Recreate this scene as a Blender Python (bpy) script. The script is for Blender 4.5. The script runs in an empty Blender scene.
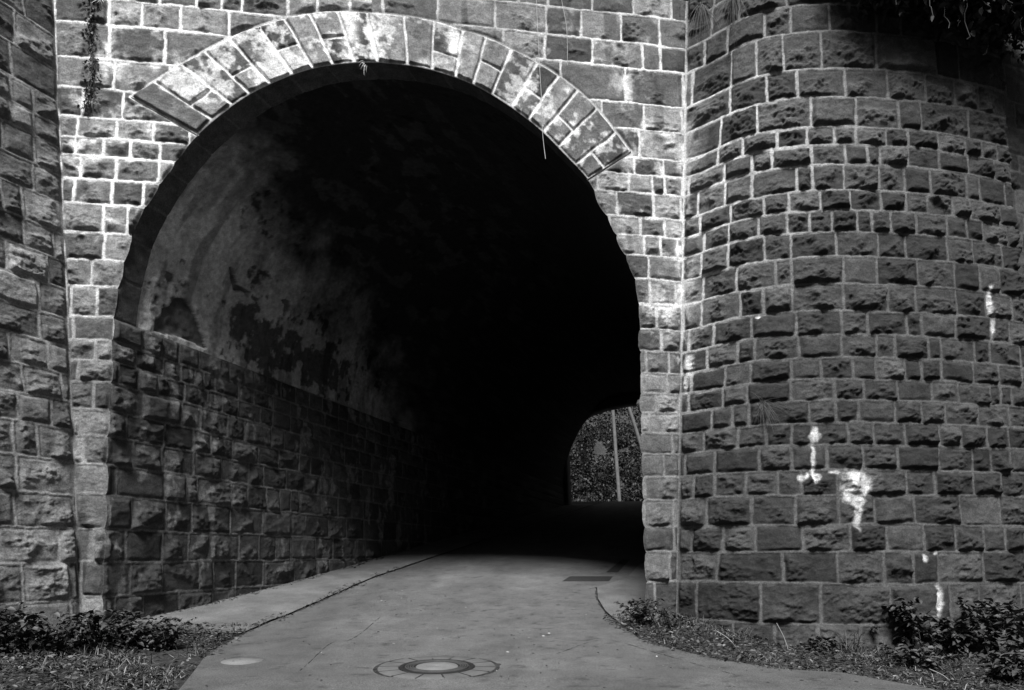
import bpy, bmesh, math, random
import numpy as np
R = math.radians
rng = np.random.default_rng(7)
random.seed(7)
SC = bpy.context.scene
COL = SC.collection

# ------------------------------------------------------------------ camera
EYE = 1.25                      # eye height above the lowest road
FPX, CX, HY = 660.0, 512.0, 555.0
cam_d = bpy.data.cameras.new('camera')
cam_d.sensor_width = 36.0
cam_d.lens = 36.0 * FPX / 1024.0
cam_d.shift_y = (HY - 345.0) / 1024.0
cam_d.clip_start = 0.05
cam_d.clip_end = 3000.0
cam = bpy.data.objects.new('camera', cam_d)
COL.objects.link(cam)
cam.location = (0, 0, EYE)
cam.rotation_euler = (R(90), 0, 0)
SC.camera = cam

# ------------------------------------------------------------------ sky, sun, exposure (a black and white picture: neutral light)
SUN_EL, SUN_AZ = R(58), R(6)          # azimuth measured from straight behind the camera, negative = from the right
sx, sy = -math.sin(SUN_AZ) * math.cos(SUN_EL), -math.cos(SUN_AZ) * math.cos(SUN_EL)
sz = math.sin(SUN_EL)
W = bpy.data.worlds.new('World')
SC.world = W
W.use_nodes = True
nt = W.node_tree
for n in list(nt.nodes):
    nt.nodes.remove(n)
sky = nt.nodes.new('ShaderNodeTexSky')
sky.sky_type = 'NISHITA'
sky.sun_disc = False
sky.sun_elevation = SUN_EL
sky.sun_rotation = math.atan2(sx, sy)
bw = nt.nodes.new('ShaderNodeRGBToBW')
bg = nt.nodes.new('ShaderNodeBackground')
bg.inputs['Strength'].default_value = 0.05
out = nt.nodes.new('ShaderNodeOutputWorld')
nt.links.new(sky.outputs['Color'], bw.inputs['Color'])
nt.links.new(bw.outputs['Val'], bg.inputs['Color'])
nt.links.new(bg.outputs['Background'], out.inputs['Surface'])
sun_d = bpy.data.lights.new('sun', 'SUN')
sun_d.energy = 4.5
sun_d.angle = R(20)
sun_d.color = (1, 1, 1)
sun = bpy.data.objects.new('sun', sun_d)
COL.objects.link(sun)
from mathutils import Vector
sun.rotation_euler = Vector((sx, sy, sz)).to_track_quat('Z', 'Y').to_euler()
sun.location = (6, -8, 20)
SC.view_settings.view_transform = 'Standard'
SC.view_settings.look = 'None'
SC.view_settings.exposure = 0.8
SC.view_settings.gamma = 1.0
SC.view_settings.use_curve_mapping = False

# ------------------------------------------------------------------ numeric helpers
def hash2(ix, iy, seed):
    h = (ix.astype(np.int64) * 374761393 + iy.astype(np.int64) * 668265263 + seed * 1442695041) & 0xFFFFFFFF
    h = ((h ^ (h >> 13)) * 1274126177) & 0xFFFFFFFF
    h = ((h ^ (h >> 16)) * 2246822519) & 0xFFFFFFFF
    h = h ^ (h >> 15)
    return (h & 0xFFFFFF) / float(0xFFFFFF)

def vnoise(x, y, seed=0):
    xi, yi = np.floor(x), np.floor(y)
    fx, fy = x - xi, y - yi
    fx = fx * fx * fx * (fx * (fx * 6 - 15) + 10)
    fy = fy * fy * fy * (fy * (fy * 6 - 15) + 10)
    a, b = hash2(xi, yi, seed), hash2(xi + 1, yi, seed)
    c, d = hash2(xi, yi + 1, seed), hash2(xi + 1, yi + 1, seed)
    return (a * (1 - fx) + b * fx) * (1 - fy) + (c * (1 - fx) + d * fx) * fy

def fbm(x, y, seed=0, octv=4, gain=0.5):
    s, a, t = 0.0, 1.0, 0.0
    for k in range(octv):
        s = s + a * vnoise(x * 2 ** k + 13.7 * k, y * 2 ** k - 7.1 * k, seed + 31 * k)
        t += a
        a *= gain
    return s / t

def sstep(a, b, x):
    q = np.clip((x - a) / (b - a), 0, 1)
    return q * q * (3 - 2 * q)

def in_poly(x, y, poly):
    inside = np.zeros(np.shape(x), bool)
    n = len(poly)
    for i in range(n):
        x0, y0 = poly[i]
        x1, y1 = poly[(i + 1) % n]
        if y0 == y1:
            continue
        c = ((y0 > y) != (y1 > y)) & (x < (x1 - x0) * (y - y0) / (y1 - y0) + x0)
        inside ^= c
    return inside

def catmull(pts, n):
    """smooth curve through pts, resampled to n points of equal arc length"""
    p = np.asarray(pts, float)
    p = np.vstack([2 * p[0] - p[1], p, 2 * p[-1] - p[-2]])
    outp = []
    for i in range(1, len(p) - 2):
        t = np.linspace(0, 1, 24, endpoint=False)[:, None]
        a, b, c, d = p[i - 1], p[i], p[i + 1], p[i + 2]
        outp.append(0.5 * (2 * b + (c - a) * t + (2 * a - 5 * b + 4 * c - d) * t ** 2 + (3 * b - a - 3 * c + d) * t ** 3))
    q = np.vstack(outp + [p[-2][None]])
    L = np.concatenate([[0], np.cumsum(np.linalg.norm(np.diff(q, axis=0), axis=1))])
    g = np.linspace(0, L[-1], n)
    return np.stack([np.interp(g, L, q[:, k]) for k in range(q.shape[1])], 1)

def pix(P):
    """where a world point (relative to the eye) falls in the photograph, used to measure"""
    y = np.maximum(P[..., 1], 0.1)
    return CX + FPX * P[..., 0] / y, HY - FPX * P[..., 2] / y

# ------------------------------------------------------------------ object helpers
def tag(o, label=None, cat=None, group=None, kind=None):
    if label: o['label'] = label
    if cat: o['category'] = cat
    if group: o['group'] = group
    if kind: o['kind'] = kind
    return o

def empty(name, loc=(0, 0, 0)):
    o = bpy.data.objects.new(name, None)
    o.empty_display_size = 0.3
    COL.objects.link(o)
    o.location = (loc[0], loc[1], loc[2])
    return o

def mesh_obj(name, verts, faces, mat, parent=None, tone=None, smooth=True, origin=(0, 0, 0)):
    """verts (N,3) world coords, faces (M,k) int array or list of such arrays"""
    v = np.ascontiguousarray(np.asarray(verts, np.float32) - np.asarray(origin, np.float32))
    fl = faces if isinstance(faces, list) else [faces]
    fl = [np.asarray(f, np.int32) for f in fl if len(f)]
    me = bpy.data.meshes.new(name)
    me.vertices.add(len(v))
    me.vertices.foreach_set('co', v.ravel())
    loops = np.concatenate([f.ravel() for f in fl])
    tot = np.concatenate([np.full(len(f), f.shape[1], np.int32) for f in fl])
    start = np.concatenate([[0], np.cumsum(tot)[:-1]]).astype(np.int32)
    me.loops.add(len(loops))
    me.loops.foreach_set('vertex_index', loops)
    me.polygons.add(len(tot))
    me.polygons.foreach_set('loop_start', start)
    me.polygons.foreach_set('loop_total', tot)
    me.update(calc_edges=True)
    me.validate()
    if smooth:
        me.polygons.foreach_set('use_smooth', np.ones(len(me.polygons), bool))
    if tone is not None:
        at = me.attributes.new('tone', 'FLOAT', 'POINT')
        at.data.foreach_set('value', np.ascontiguousarray(np.asarray(tone, np.float32).ravel()))
    me.materials.append(mat)
    o = bpy.data.objects.new(name, me)
    COL.objects.link(o)
    o.location = origin
    if parent is not None:
        o.parent = parent
        o.location = (origin[0] - parent.location[0], origin[1] - parent.location[1], origin[2] - parent.location[2])
    return o

def grid_faces(ny, nx):
    i = np.arange(ny * nx).reshape(ny, nx)
    return np.stack([i[:-1, :-1], i[:-1, 1:], i[1:, 1:], i[1:, :-1]], -1).reshape(-1, 4)

def grid_normals(P):
    du = np.gradient(P, axis=1)
    dv = np.gradient(P, axis=0)
    n = np.cross(du, dv)
    return n / np.maximum(np.linalg.norm(n, axis=-1, keepdims=True), 1e-9)

OFF = np.array([0, 0, EYE])

def tube(path, rad, seg=6):
    p = np.asarray(path, float)
    r = np.broadcast_to(np.asarray(rad, float), (len(p),))
    t = np.gradient(p, axis=0)
    t /= np.linalg.norm(t, axis=1, keepdims=True)
    ref = np.array([0.31, 0.87, 0.2])
    a = np.cross(t, ref); a /= np.linalg.norm(a, axis=1, keepdims=True)
    b = np.cross(t, a)
    an = np.linspace(0, 2 * np.pi, seg, endpoint=False)
    v = p[:, None] + r[:, None, None] * (a[:, None] * np.cos(an)[None, :, None] + b[:, None] * np.sin(an)[None, :, None])
    n = len(p)
    f = []
    for i in range(n - 1):
        for k in range(seg):
            f.append([i * seg + k, i * seg + (k + 1) % seg, (i + 1) * seg + (k + 1) % seg, (i + 1) * seg + k])
    return v.reshape(-1, 3), np.array(f)

class Acc:
    def __init__(s): s.v, s.q, s.t, s.tone, s.n = [], [], [], [], 0
    def add(s, v, f, tone):
        f = np.asarray(f) + s.n
        (s.q if f.shape[1] == 4 else s.t).append(f)
        s.v.append(np.asarray(v)); s.n += len(v)
        s.tone.append(np.broadcast_to(np.asarray(tone, float), (len(v),)))
    def build(s, name, mat, parent=None, origin=(0, 0, 0), smooth=False):
        fl = []
        if s.q: fl.append(np.concatenate(s.q))
        if s.t: fl.append(np.concatenate(s.t))
        return mesh_obj(name, np.concatenate(s.v), fl, mat, parent, np.concatenate(s.tone), smooth, origin)

# ------------------------------------------------------------------ materials
def node_mat(name, noise_scale=14.0, vary=0.5, bump_scale=60.0, bump=0.5, bump_dist=0.006, rough=0.9, speck=0.0, spec=0.3, use_tone=True, base=0.2):
    m = bpy.data.materials.new(name)
    m.use_nodes = True
    t = m.node_tree
    N, L = t.nodes, t.links
    b = N['Principled BSDF']
    b.inputs['Roughness'].default_value = rough
    b.inputs['Specular IOR Level'].default_value = spec
    co = N.new('ShaderNodeNewGeometry')
    if use_tone:
        at = N.new('ShaderNodeAttribute'); at.attribute_name = 'tone'
        src = at.outputs['Fac']
    else:
        va = N.new('ShaderNodeValue'); va.outputs[0].default_value = base
        src = va.outputs[0]
    n1 = N.new('ShaderNodeTexNoise')
    n1.inputs['Scale'].default_value = noise_scale
    n1.inputs['Detail'].default_value = 8
    n1.inputs['Roughness'].default_value = 0.65
    L.new(co.outputs['Position'], n1.inputs['Vector'])
    mr = N.new('ShaderNodeMapRange')
    mr.inputs['From Min'].default_value = 0.3
    mr.inputs['From Max'].default_value = 0.7
    mr.inputs['To Min'].default_value = 1 - vary
    mr.inputs['To Max'].default_value = 1 + vary
    L.new(n1.outputs['Fac'], mr.inputs['Value'])
    mu = N.new('ShaderNodeMath'); mu.operation = 'MULTIPLY'
    L.new(src, mu.inputs[0]); L.new(mr.outputs['Result'], mu.inputs[1])
    last = mu
    n2 = N.new('ShaderNodeTexNoise')
    n2.inputs['Scale'].default_value = bump_scale
    n2.inputs['Detail'].default_value = 6
    n2.inputs['Roughness'].default_value = 0.7
    L.new(co.outputs['Position'], n2.inputs['Vector'])
    if speck > 0:
        m2 = N.new('ShaderNodeMapRange')
        m2.inputs['From Min'].default_value = 0.40
        m2.inputs['From Max'].default_value = 0.62
        m2.inputs['To Min'].default_value = 1 - speck
        m2.inputs['To Max'].default_value = 1 + speck
        L.new(n2.outputs['Fac'], m2.inputs['Value'])
        mm = N.new('ShaderNodeMath'); mm.operation = 'MULTIPLY'
        L.new(last.outputs[0], mm.inputs[0]); L.new(m2.outputs['Result'], mm.inputs[1])
        last = mm
    mx = N.new('ShaderNodeMath'); mx.operation = 'MINIMUM'; mx.inputs[1].default_value = 0.85
    L.new(last.outputs[0], mx.inputs[0])
    L.new(mx.outputs[0], b.inputs['Base Color'])
    bp = N.new('ShaderNodeBump')
    bp.inputs['Strength'].default_value = bump
    bp.inputs['Distance'].default_value = bump_dist
    L.new(n2.outputs['Fac'], bp.inputs['Height'])
    L.new(bp.outputs['Normal'], b.inputs['Normal'])
    return m

M_STONE = node_mat('rough_stone', 9, 0.35, 45, 0.8, 0.012, 0.9, 0.3)
M_PLASTER = node_mat('old_plaster', 6, 0.25, 70, 0.8, 0.012, 0.95, 0.25)
M_ROAD = node_mat('asphalt', 2.2, 0.25, 75, 0.7, 0.006, 0.9, 0.42)
M_SOIL = node_mat('soil', 7, 0.6, 30, 1.0, 0.05, 0.95, 0.6)
M_LEAF = node_mat('leaf', 8, 0.3, 40, 0.2, 0.002, 0.55, 0.0, 0.4)
M_DRY = node_mat('dry_stalk', 8, 0.3, 60, 0.2, 0.002, 0.8)
M_IRON = node_mat('cast_iron', 12, 0.3, 120, 0.5, 0.003, 0.85, 0.2, 0.2)
M_CONC = node_mat('concrete', 6, 0.2, 120, 0.4, 0.003, 0.9, 0.2)
M_WOOD = node_mat('weathered_wood', 5, 0.3, 40, 0.4, 0.004, 0.85)

# ------------------------------------------------------------------ masonry generator
def masonry(S, T, rows, seed, aspect=(1.0, 1.9), mort=0.035, prot=0.05, rough=1.0, smin=None, smax=None):
    """coursed rock-faced ashlar on coordinates S (along), T (up). Returns height, mortar mask, block value (0..1), block id"""
    Sw = S + 0.030 * (fbm(S * 3.1, T * 3.1, seed + 1, 3) - 0.5) + 0.012 * (vnoise(S * 16, T * 16, seed + 5) - 0.5)
    Tw = T + 0.045 * (fbm(S * 1.4, T * 2.2, seed + 2, 3) - 0.5) + 0.014 * (vnoise(S * 14, T * 14, seed + 6) - 0.5)
    rows = np.asarray(sorted(rows), float)
    ri = np.clip(np.searchsorted(rows, Tw) - 1, 0, len(rows) - 2)
    r0, r1 = rows[ri], rows[ri + 1]
    smin = S.min() - 1 if smin is None else smin
    smax = S.max() + 1 if smax is None else smax
    g = np.random.default_rng(seed)
    J0 = np.zeros_like(S); J1 = np.zeros_like(S); BID = np.zeros(S.shape, np.int64)
    nb = 0
    for r in range(len(rows) - 1):
        hgt = max(rows[r + 1] - rows[r], 0.34)
        js = [smin - g.random() * hgt]
        while js[-1] < smax:
            a = aspect[0] + (aspect[1] - aspect[0]) * g.random()
            if g.random() < 0.14: a *= 0.55
            js.append(js[-1] + hgt * a)
        js = np.array(js)
        m = ri == r
        k = np.clip(np.searchsorted(js, Sw[m]) - 1, 0, len(js) - 2)
        J0[m], J1[m] = js[k], js[k + 1]
        BID[m] = nb + k
        nb += len(js)
    ds0, ds1, dt0, dt1 = Sw - J0, J1 - Sw, Tw - r0, r1 - Tw
    mj = mort * (0.45 + 1.1 * fbm(S * 2.7, T * 2.7, seed + 9, 2))
    a = np.minimum(ds0, ds1); b = np.minimum(dt0, dt1)
    k = 0.035                                                   # rounded block corners
    e = np.where((a < k) & (b < k), k - np.hypot(k - a, k - b), np.minimum(a, b)) - mj / 2
    e = e + 0.010 * (fbm(S * 9, T * 9, seed + 3, 2) - 0.5)
    stone = sstep(-0.004, 0.008, e)
    G = np.random.default_rng(seed + 100)
    val = G.random(nb)
    pr = prot * (0.35 + 0.8 * G.random(nb))
    dressed = G.random(nb) < 0.2
    lu = (Sw - (J0 + J1) / 2); lv = (Tw - (r0 + r1) / 2)
    NP = 5
    ax = G.normal(0, 0.25, (nb, NP)); ay = G.normal(-0.10, 0.26, (nb, NP))
    cc = G.uniform(0.0, 0.035, (nb, NP)) * rough
    ax[:, 0] *= 0.25; ay[:, 0] *= 0.25; cc[:, 0] = 0.012
    lim = np.full(S.shape, 9.0)
    bend_u = 0.05 * (fbm(S * 5, T * 5, seed + 21, 3) - 0.5); bend_v = 0.05 * (fbm(S * 5, T * 5, seed + 22, 3) - 0.5)
    for q in range(NP):
        lim = np.minimum(lim, cc[BID, q] + ax[BID, q] * (lu + bend_u) + ay[BID, q] * (lv + bend_v))
    f1 = fbm(S * 4.5 + val[BID] * 37, T * 6 + val[BID] * 11, seed + 4, 5, 0.55) - 0.5
    rid = 1 - np.abs(2 * fbm(S * 5 + val[BID] * 91, T * 8, seed + 8, 4) - 1)
    f2 = fbm(S * 17 + val[BID] * 53, T * 23, seed + 14, 3, 0.6) - 0.5
    dr = np.where(dressed[BID], 0.30, 1.0)
    face = pr[BID] + dr * (np.maximum(lim, -0.045) + rough * (0.080 * f1 + 0.034 * (rid - 0.75) + 0.030 * f2))
    face = 0.010 + np.where(face > 0.03, face, 0.03 * np.exp((np.minimum(face, 0.03) - 0.03) / 0.03)) - 0.006
    wob = 0.03 + 0.05 * vnoise(S * 6 + 3, T * 6, seed + 31)
    edge = sstep(-0.004, wob, e) * 0.85 + 0.15 * sstep(0.0, 0.010, e)
    h = stone * edge * face + (1 - stone) * (0.014 + 0.006 * (vnoise(S * 30, T * 30, seed + 7) - 0.5))
    return h, 1 - stone, val[BID], BID, e

# ------------------------------------------------------------------ ground heights (relative to the eye)
GY = np.array([-400, -5, 5, 7, 9, 10.6, 12.5, 15, 17, 35, 40, 44, 50, 500], float)
GZ = np.array([-1.3, -1.25, -1.22, -1.19, -1.10, -0.97, -0.74, -0.37, -0.07, 2.60, 3.25, 3.55, 3.6, 3.6], float)
_yy = np.linspace(-400, 500, 18001)
_zz = np.interp(_yy, GY, GZ)
_k = np.hanning(31); _k /= _k.sum()
_zz = np.convolve(np.pad(_zz, 15, mode='edge'), _k, 'valid')
def road_z(y): return np.interp(y, _yy, _zz)
def ground_z(x, y):
    z = road_z(y)
    fx = (np.asarray(x) + 2.0) * math.sin(R(7.5)) - (np.asarray(y) - 10.0) * math.cos(R(7.5))
    z = z - 0.33 * sstep(2.4, 4.2, x) * sstep(-0.3, 0.4, fx)
    return z
def ground_pt(px, py):
    yy = np.linspace(3, 34, 6000)
    below = (HY - py) / FPX * yy <= ground_z((px - CX) / FPX * yy, yy)
    y = float(yy[np.argmax(below)]) if below.any() else 34.0
    return np.array([(px - CX) / FPX * y, y, float(ground_z(np.array((px - CX) / FPX * y), np.array(y)))])

# ------------------------------------------------------------------ portal wall geometry
A = R(7.5)
U = np.array([math.cos(A), math.sin(A)])
NF = np.array([math.sin(A), -math.cos(A)])         # faces the camera
P0 = np.array([-2.0, 10.0])
BAT = 0.08                                          # batter: leans back as it rises
AX = np.array([0.326, 0.946])                       # tunnel axis, skewed to the portal
def fac(s, z):
    s = np.asarray(s, float); z = np.asarray(z, float)
    return np.stack([P0[0] + U[0] * s - NF[0] * BAT * z, P0[1] + U[1] * s - NF[1] * BAT * z, z], -1)
def fac_from_px(px, py):
    rx, rz = (np.asarray(px, float) - CX) / FPX, (HY - np.asarray(py, float)) / FPX
    y = (P0 @ NF) / (rx * NF[0] + NF[1] + BAT * rz)
    x, z = rx * y, rz * y
    s = (x - P0[0] + NF[0] * BAT * z) * U[0] + (y - P0[1] + NF[1] * BAT * z) * U[1]
    return np.stack([s, z], -1)

intr_px = [(98, 668), (101, 600), (104, 520), (106, 450), (110, 380), (113, 318), (121, 270), (133, 230), (147, 203), (167, 172), (197, 136), (233, 106), (267, 86), (313, 69),
           (362, 63), (400, 65), (433, 71), (473, 85), (510, 107), (540, 130), (565, 155), (588, 180), (607, 213), (622, 245), (632, 268), (638, 290),
           (641, 327), (642, 399), (643, 450), (645, 500), (648, 580), (651, 668)]
extr_px = [(131, 97), (173, 70), (222, 42), (255, 28), (293, 17), (333, 12), (377, 14), (408, 17), (440, 23), (463, 31), (487, 38), (512, 50), (552, 72), (593, 105), (631, 152)]
INTR = catmull(fac_from_px(*np.array(intr_px, float).T), 900)     # (s, z) from left foot over the crown to the right foot
EXTR = catmull(fac_from_px(*np.array(extr_px, float).T), 400)
SPR_Z = float(fac_from_px(113, 318)[1])
ic = int(np.argmax(INTR[:, 1]))
def L_of(z): return np.interp(z, INTR[:ic + 1, 1], INTR[:ic + 1, 0])
def R_of(z): return np.interp(z, INTR[ic:, 1][::-1], INTR[ic:, 0][::-1])
ring_l = fac_from_px(197, 136); ring_r = fac_from_px(588, 180)
il = int(np.argmin(np.linalg.norm(INTR - ring_l, axis=1))); ir = int(np.argmin(np.linalg.norm(INTR - ring_r, axis=1)))
ZTOP = 9.6
left_lines = [24, 59, 89, 118, 138, 157, 180, 204, 233, 261, 287, 317, 340, 360, 382, 410, 436, 464, 495, 529, 562, 597, 632, 670]
ROW_L = [float(fac_from_px(95, y)[1]) for y in left_lines]
# the courses run on from the portal into the buttress
tower_lines = [-25, 5, 32, 69, 97, 127, 145, 165, 191, 211, 232, 257, 284, 311, 335, 358, 380, 401, 423, 445, 470, 495, 525, 552, 584, 625, 665, 700]
def z_on_tower(y):
    # height on the leaning surface at the plan point near X=4.94
    k = (HY - y) / FPX
    return k * 9.70 / (1 - 0.085 * k)
ROW_R = [z_on_tower(y) for y in tower_lines]
def extend_rows(r):
    r = sorted(r)
    while r[-1] < ZTOP + 1: r.append(r[-1] + 0.42)
    return r
ROW_L, ROW_R = extend_rows(ROW_L), extend_rows(ROW_R)
s_lc = float(fac_from_px(77, 563)[0])                # left corner with the wing wall
s_rc = float(fac_from_px(680, 450)[0])               # right corner with the round buttress

def blob(px, py, cx, cy, rx, ry):
    return np.exp(-(((px - cx) / rx) ** 2 + ((py - cy) / ry) ** 2))

plan = [(2.50, 10.75), (2.68, 10.660), (2.86, 10.535), (3.12, 10.30), (3.42, 10.06), (3.85, 9.87), (4.35, 9.755), (4.94, 9.70), (5.6, 9.72), (6.3, 9.79), (7.0, 9.91), (7.7, 10.08), (8.2, 10.24)]
PL = catmull(np.array(plan), 700)
def tower_grid(PLc, z, lean):
    tn = np.gradient(PLc, axis=0); tn /= np.linalg.norm(tn, axis=1, keepdims=True)
    nn = np.stack([tn[:, 1], -tn[:, 0]], 1)        # outward (towards the camera)
    # the lean follows one smooth direction field so that the surface stays fair
    ld = nn + np.array([0.0, -0.9]); ld /= np.linalg.norm(ld, axis=1, keepdims=True)
    P = PLc[None] - ld[None] * (lean * z)[:, None, None]
    wgt = 1 - sstep(2.6, 4.6, PLc[:, 0])
    P = P + np.stack([wgt[None] * (-0.09 + 0.020 * z)[:, None], np.zeros(P.shape[:2])], -1)
    Q = np.concatenate([P, np.broadcast_to(z[:, None, None], P.shape[:2] + (1,))], -1)
    N = np.concatenate([np.broadcast_to(nn[None], P.shape), np.full(P.shape[:2] + (1,), lean)], -1)
    return Q, N / np.linalg.norm(N, axis=-1, keepdims=True)
Lpl = np.concatenate([[0], np.cumsum(np.linalg.norm(np.diff(PL, axis=0), axis=1))])
ng = int(Lpl[-1] / 0.0145)
PLc = np.stack([np.interp(np.linspace(0, Lpl[-1], ng), Lpl, PL[:, k]) for k in (0, 1)], 1)
zt = np.arange(-1.75, ZTOP, 0.0145)
Qt, Nt = tower_grid(PLc, zt, 0.085)
WD = np.array([math.sin(R(27)), math.cos(R(27))])
c0 = fac(np.array(s_lc), np.array(0.0))
BW_ = 0.045
wn = np.array([WD[1], -WD[0]])                     # faces right, into the forecourt
WLEAN = 0.11
d_ft = (Qt[..., :2] - P0) @ NF + BAT * Qt[..., 2]           # tower points in front of the portal plane
i_c = np.argmax(d_ft > 0, axis=1)
qc = Qt[np.arange(len(zt)), i_c]
s_tower_row = (qc[:, 0] - P0[0] + NF[0] * BAT * qc[:, 2]) * U[0] + (qc[:, 1] - P0[1] + NF[1] * BAT * qc[:, 2]) * U[1]
def s_tower(z): return np.interp(z, zt, s_tower_row)

viaduct = empty('stone_viaduct', (-2.0, 10.0, 0.0))
tag(viaduct, 'old rock-faced stone viaduct wall pierced by the big dark arched road tunnel', 'viaduct')

# --- facade masonry
ds = 0.0145
ns = int((s_rc + 0.9 - (s_lc - 1.2)) / ds); nz = int((ZTOP + 1.35) / ds)
S, T = np.meshgrid(np.linspace(s_lc - 1.2, s_rc + 0.9, ns), np.linspace(-1.35, ZTOP, nz))
hL, mL, vL, bL, eL = masonry(S, T, ROW_L, 11)
hR, mR, vR, bR, eR = masonry(S, T, ROW_R, 23, prot=0.035)
s_split = float(fac_from_px(372, 10)[0])
lf = S < s_split
h, mo, vb, ee = [np.where(lf, a_, b_) for a_, b_ in ((hL, hR), (mL, mR), (vL, vR), (eL, eR))]
ring_poly = np.vstack([INTR[il:ir + 1], EXTR[::-1]])
open_poly = INTR
Q = fac(S, T)
PX, PY = pix(Q)
inside_o = in_poly(S, T, open_poly)
inside_r = in_poly(S, T, ring_poly)
# joint of mortar all round the ring
d_w = (Q[..., 0] - c0[0]) * wn[0] + (Q[..., 1] - c0[1]) * wn[1] + WLEAN * T
d_t = np.abs(S - s_tower(T))
cj = np.minimum(np.abs(d_w), d_t) + 0.02 * (fbm(S * 5, T * 5, 15, 3) - 0.5)
h = h * sstep(0.015, 0.06, cj)
mo = np.maximum(mo, (1 - sstep(0.006, 0.022, cj)) * sstep(0.35, 0.55, fbm(T * 1.6, T * 0 + S * 0.2, 19, 3) + 0.25 * (S > 0)))
rp = np.vstack([EXTR, ring_poly[[0]], EXTR[[0]], EXTR[[-1]], INTR[[ir]]])
dmin = np.full(S.shape, 9.0)
ext_d = np.vstack([np.linspace(INTR[il], EXTR[0], 60), EXTR, np.linspace(EXTR[-1], INTR[ir], 60)])
near = (T > ring_r[1] - 1.0)
sx_, tx_ = S[near], T[near]
dm = np.full(sx_.shape, 9.0)
for a_, b_ in ext_d:
    np.minimum(dm, (sx_ - a_) ** 2 + (tx_ - b_) ** 2, out=dm)
dmin[near] = np.sqrt(dm)
fade = sstep(0.02, 0.07, dmin)
h = h * fade
mo = np.maximum(mo, 1 - sstep(0.015, 0.035, dmin))
# jamb corners
Lz, Rz = L_of(T), R_of(T)
dj = np.minimum(np.abs(S - Lz), np.abs(S - Rz))
# bulging jamb stones: the edge is not a ruled line
def jamb_bulge(z, rows, seed):
    rows = np.asarray(rows); i = np.clip(np.searchsorted(rows, z) - 1, 0, len(rows) - 2)
    f = (z - rows[i]) / (rows[i + 1] - rows[i])
    amt = 0.02 + 0.045 * hash2(i, i * 0, seed)
    return amt * np.clip(4 * f * (1 - f), 0, 1) ** 0.45 + 0.012 * (vnoise(z * 14, z * 0, seed + 2) - 0.5)
low_l = inside_o & (S < 0.5 * (Lz + Rz)) & (T < ring_l[1])
low_r = inside_o & (S >= 0.5 * (Lz + Rz)) & (T < ring_r[1])
def edge_l(z): return L_of(z) + jamb_bulge(z, ROW_L, 3) * sstep(ring_l[1], ring_l[1] - 0.4, z) * 0.7
def edge_r(z): return R_of(z) - jamb_bulge(z, ROW_R, 4) * sstep(ring_r[1], ring_r[1] - 0.4, z)
EL, ER = edge_l(T), edge_r(T)
ins_l = (S > EL) & (S < 0.5 * (Lz + Rz)) & (T < ring_l[1])
ins_r = (S < ER) & (S >= 0.5 * (Lz + Rz)) & (T < ring_r[1])
S2 = np.where(ins_l, EL, np.where(ins_r, ER, S))
de = np.where(T < ring_l[1], np.abs(S2 - EL), 9.0); de = np.minimum(de, np.where(T < ring_r[1], np.abs(S2 - ER), 9.0))
h = h * sstep(0.0, 0.05, de)
Q = fac(S2, T)
# --- tones
limeN = fbm(S * 2.0, T * 2.0, 71, 5, 0.6)
limeF = fbm(S * 7, T * 7, 72, 4, 0.6)
wl = (1.0 * blob(PX, PY, 165, 95, 95, 75) + 0.75 * blob(PX, PY, 110, 180, 60, 100) + 0.5 * blob(PX, PY, 150, 20, 160, 50) + 0.2 * blob(PX, PY, 80, 300, 40, 50)
      + 0.55 * blob(PX, PY, 660, 210, 50, 120) + 0.55 * blob(PX, PY, 600, 70, 130, 80) + 0.35 * blob(PX, PY, 350, 0, 120, 40))
wl = np.clip(wl, 0, 1)
lime = sstep(0.56, 0.70, 0.62 * limeN + 0.26 * limeF + 0.17 * wl - 0.02) * np.clip(wl * 1.6, 0, 1) * (0.30 + 0.85 * np.exp(-np.maximum(ee, 0) / 0.05))
stone_t = 0.045 + 0.15 * vb ** 1.5
stone_t = stone_t * (0.75 + 0.5 * fbm(S * 5, T * 5, 75, 4)) * (1 + 0.7 * wl)
streak = sstep(0.52, 0.7, fbm(S * 5, T * 0.8, 77, 4)) * sstep(0.4, 0.6, fbm(S * 0.8, T * 0.8, 78, 2))
stone_t = stone_t * (1 - 0.5 * streak)
mort_t = (0.17 + 0.65 * np.clip(wl * 1.3, 0, 1)) * (0.7 + 0.6 * limeF)
pale = 0.55 * blob(PX, PY, 660, 310, 14, 26) + 0.2 * blob(PX, PY, 82, 460, 8, 10)
seam = np.exp(-np.maximum(cj, 0) / 0.09) * (S > 0) * sstep(440, 330, PY) * sstep(60, 160, PY)
lime = np.clip(lime + seam * sstep(0.42, 0.58, fbm(S * 4, T * 2.5, 79, 4, 0.6)) + 1.2 * pale * sstep(0.4, 0.6, limeF + 0.25 * pale), 0, 1)
tone = stone_t * (1 - mo) + mort_t * mo
tone = tone * (1 - lime) + lime * (0.62 + 0.2 * limeF)
nrm = np.array([NF[0], NF[1], BAT]); nrm /= np.linalg.norm(nrm)
V = Q + nrm * h[..., None]
F = grid_faces(*S.shape)
shr = inside_r & (dmin > 0.03)
low_z = ((T < ring_l[1]) & (S < 0.5 * (Lz + Rz))) | ((T < ring_r[1]) & (S >= 0.5 * (Lz + Rz)))
dead = ((inside_o & ~low_z) | shr | ins_l | ins_r)
dead_v = dead.ravel()
# keep the strip right at the arch line above the ring ends out as well
F = F[~(dead_v[F].all(1))]
used = np.unique(F); remap = np.full(S.size, -1, np.int64); remap[used] = np.arange(len(used))
mesh_obj('facade_masonry', V.reshape(-1, 3)[used] + OFF, remap[F], M_STONE, viaduct, tone.ravel()[used])

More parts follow.
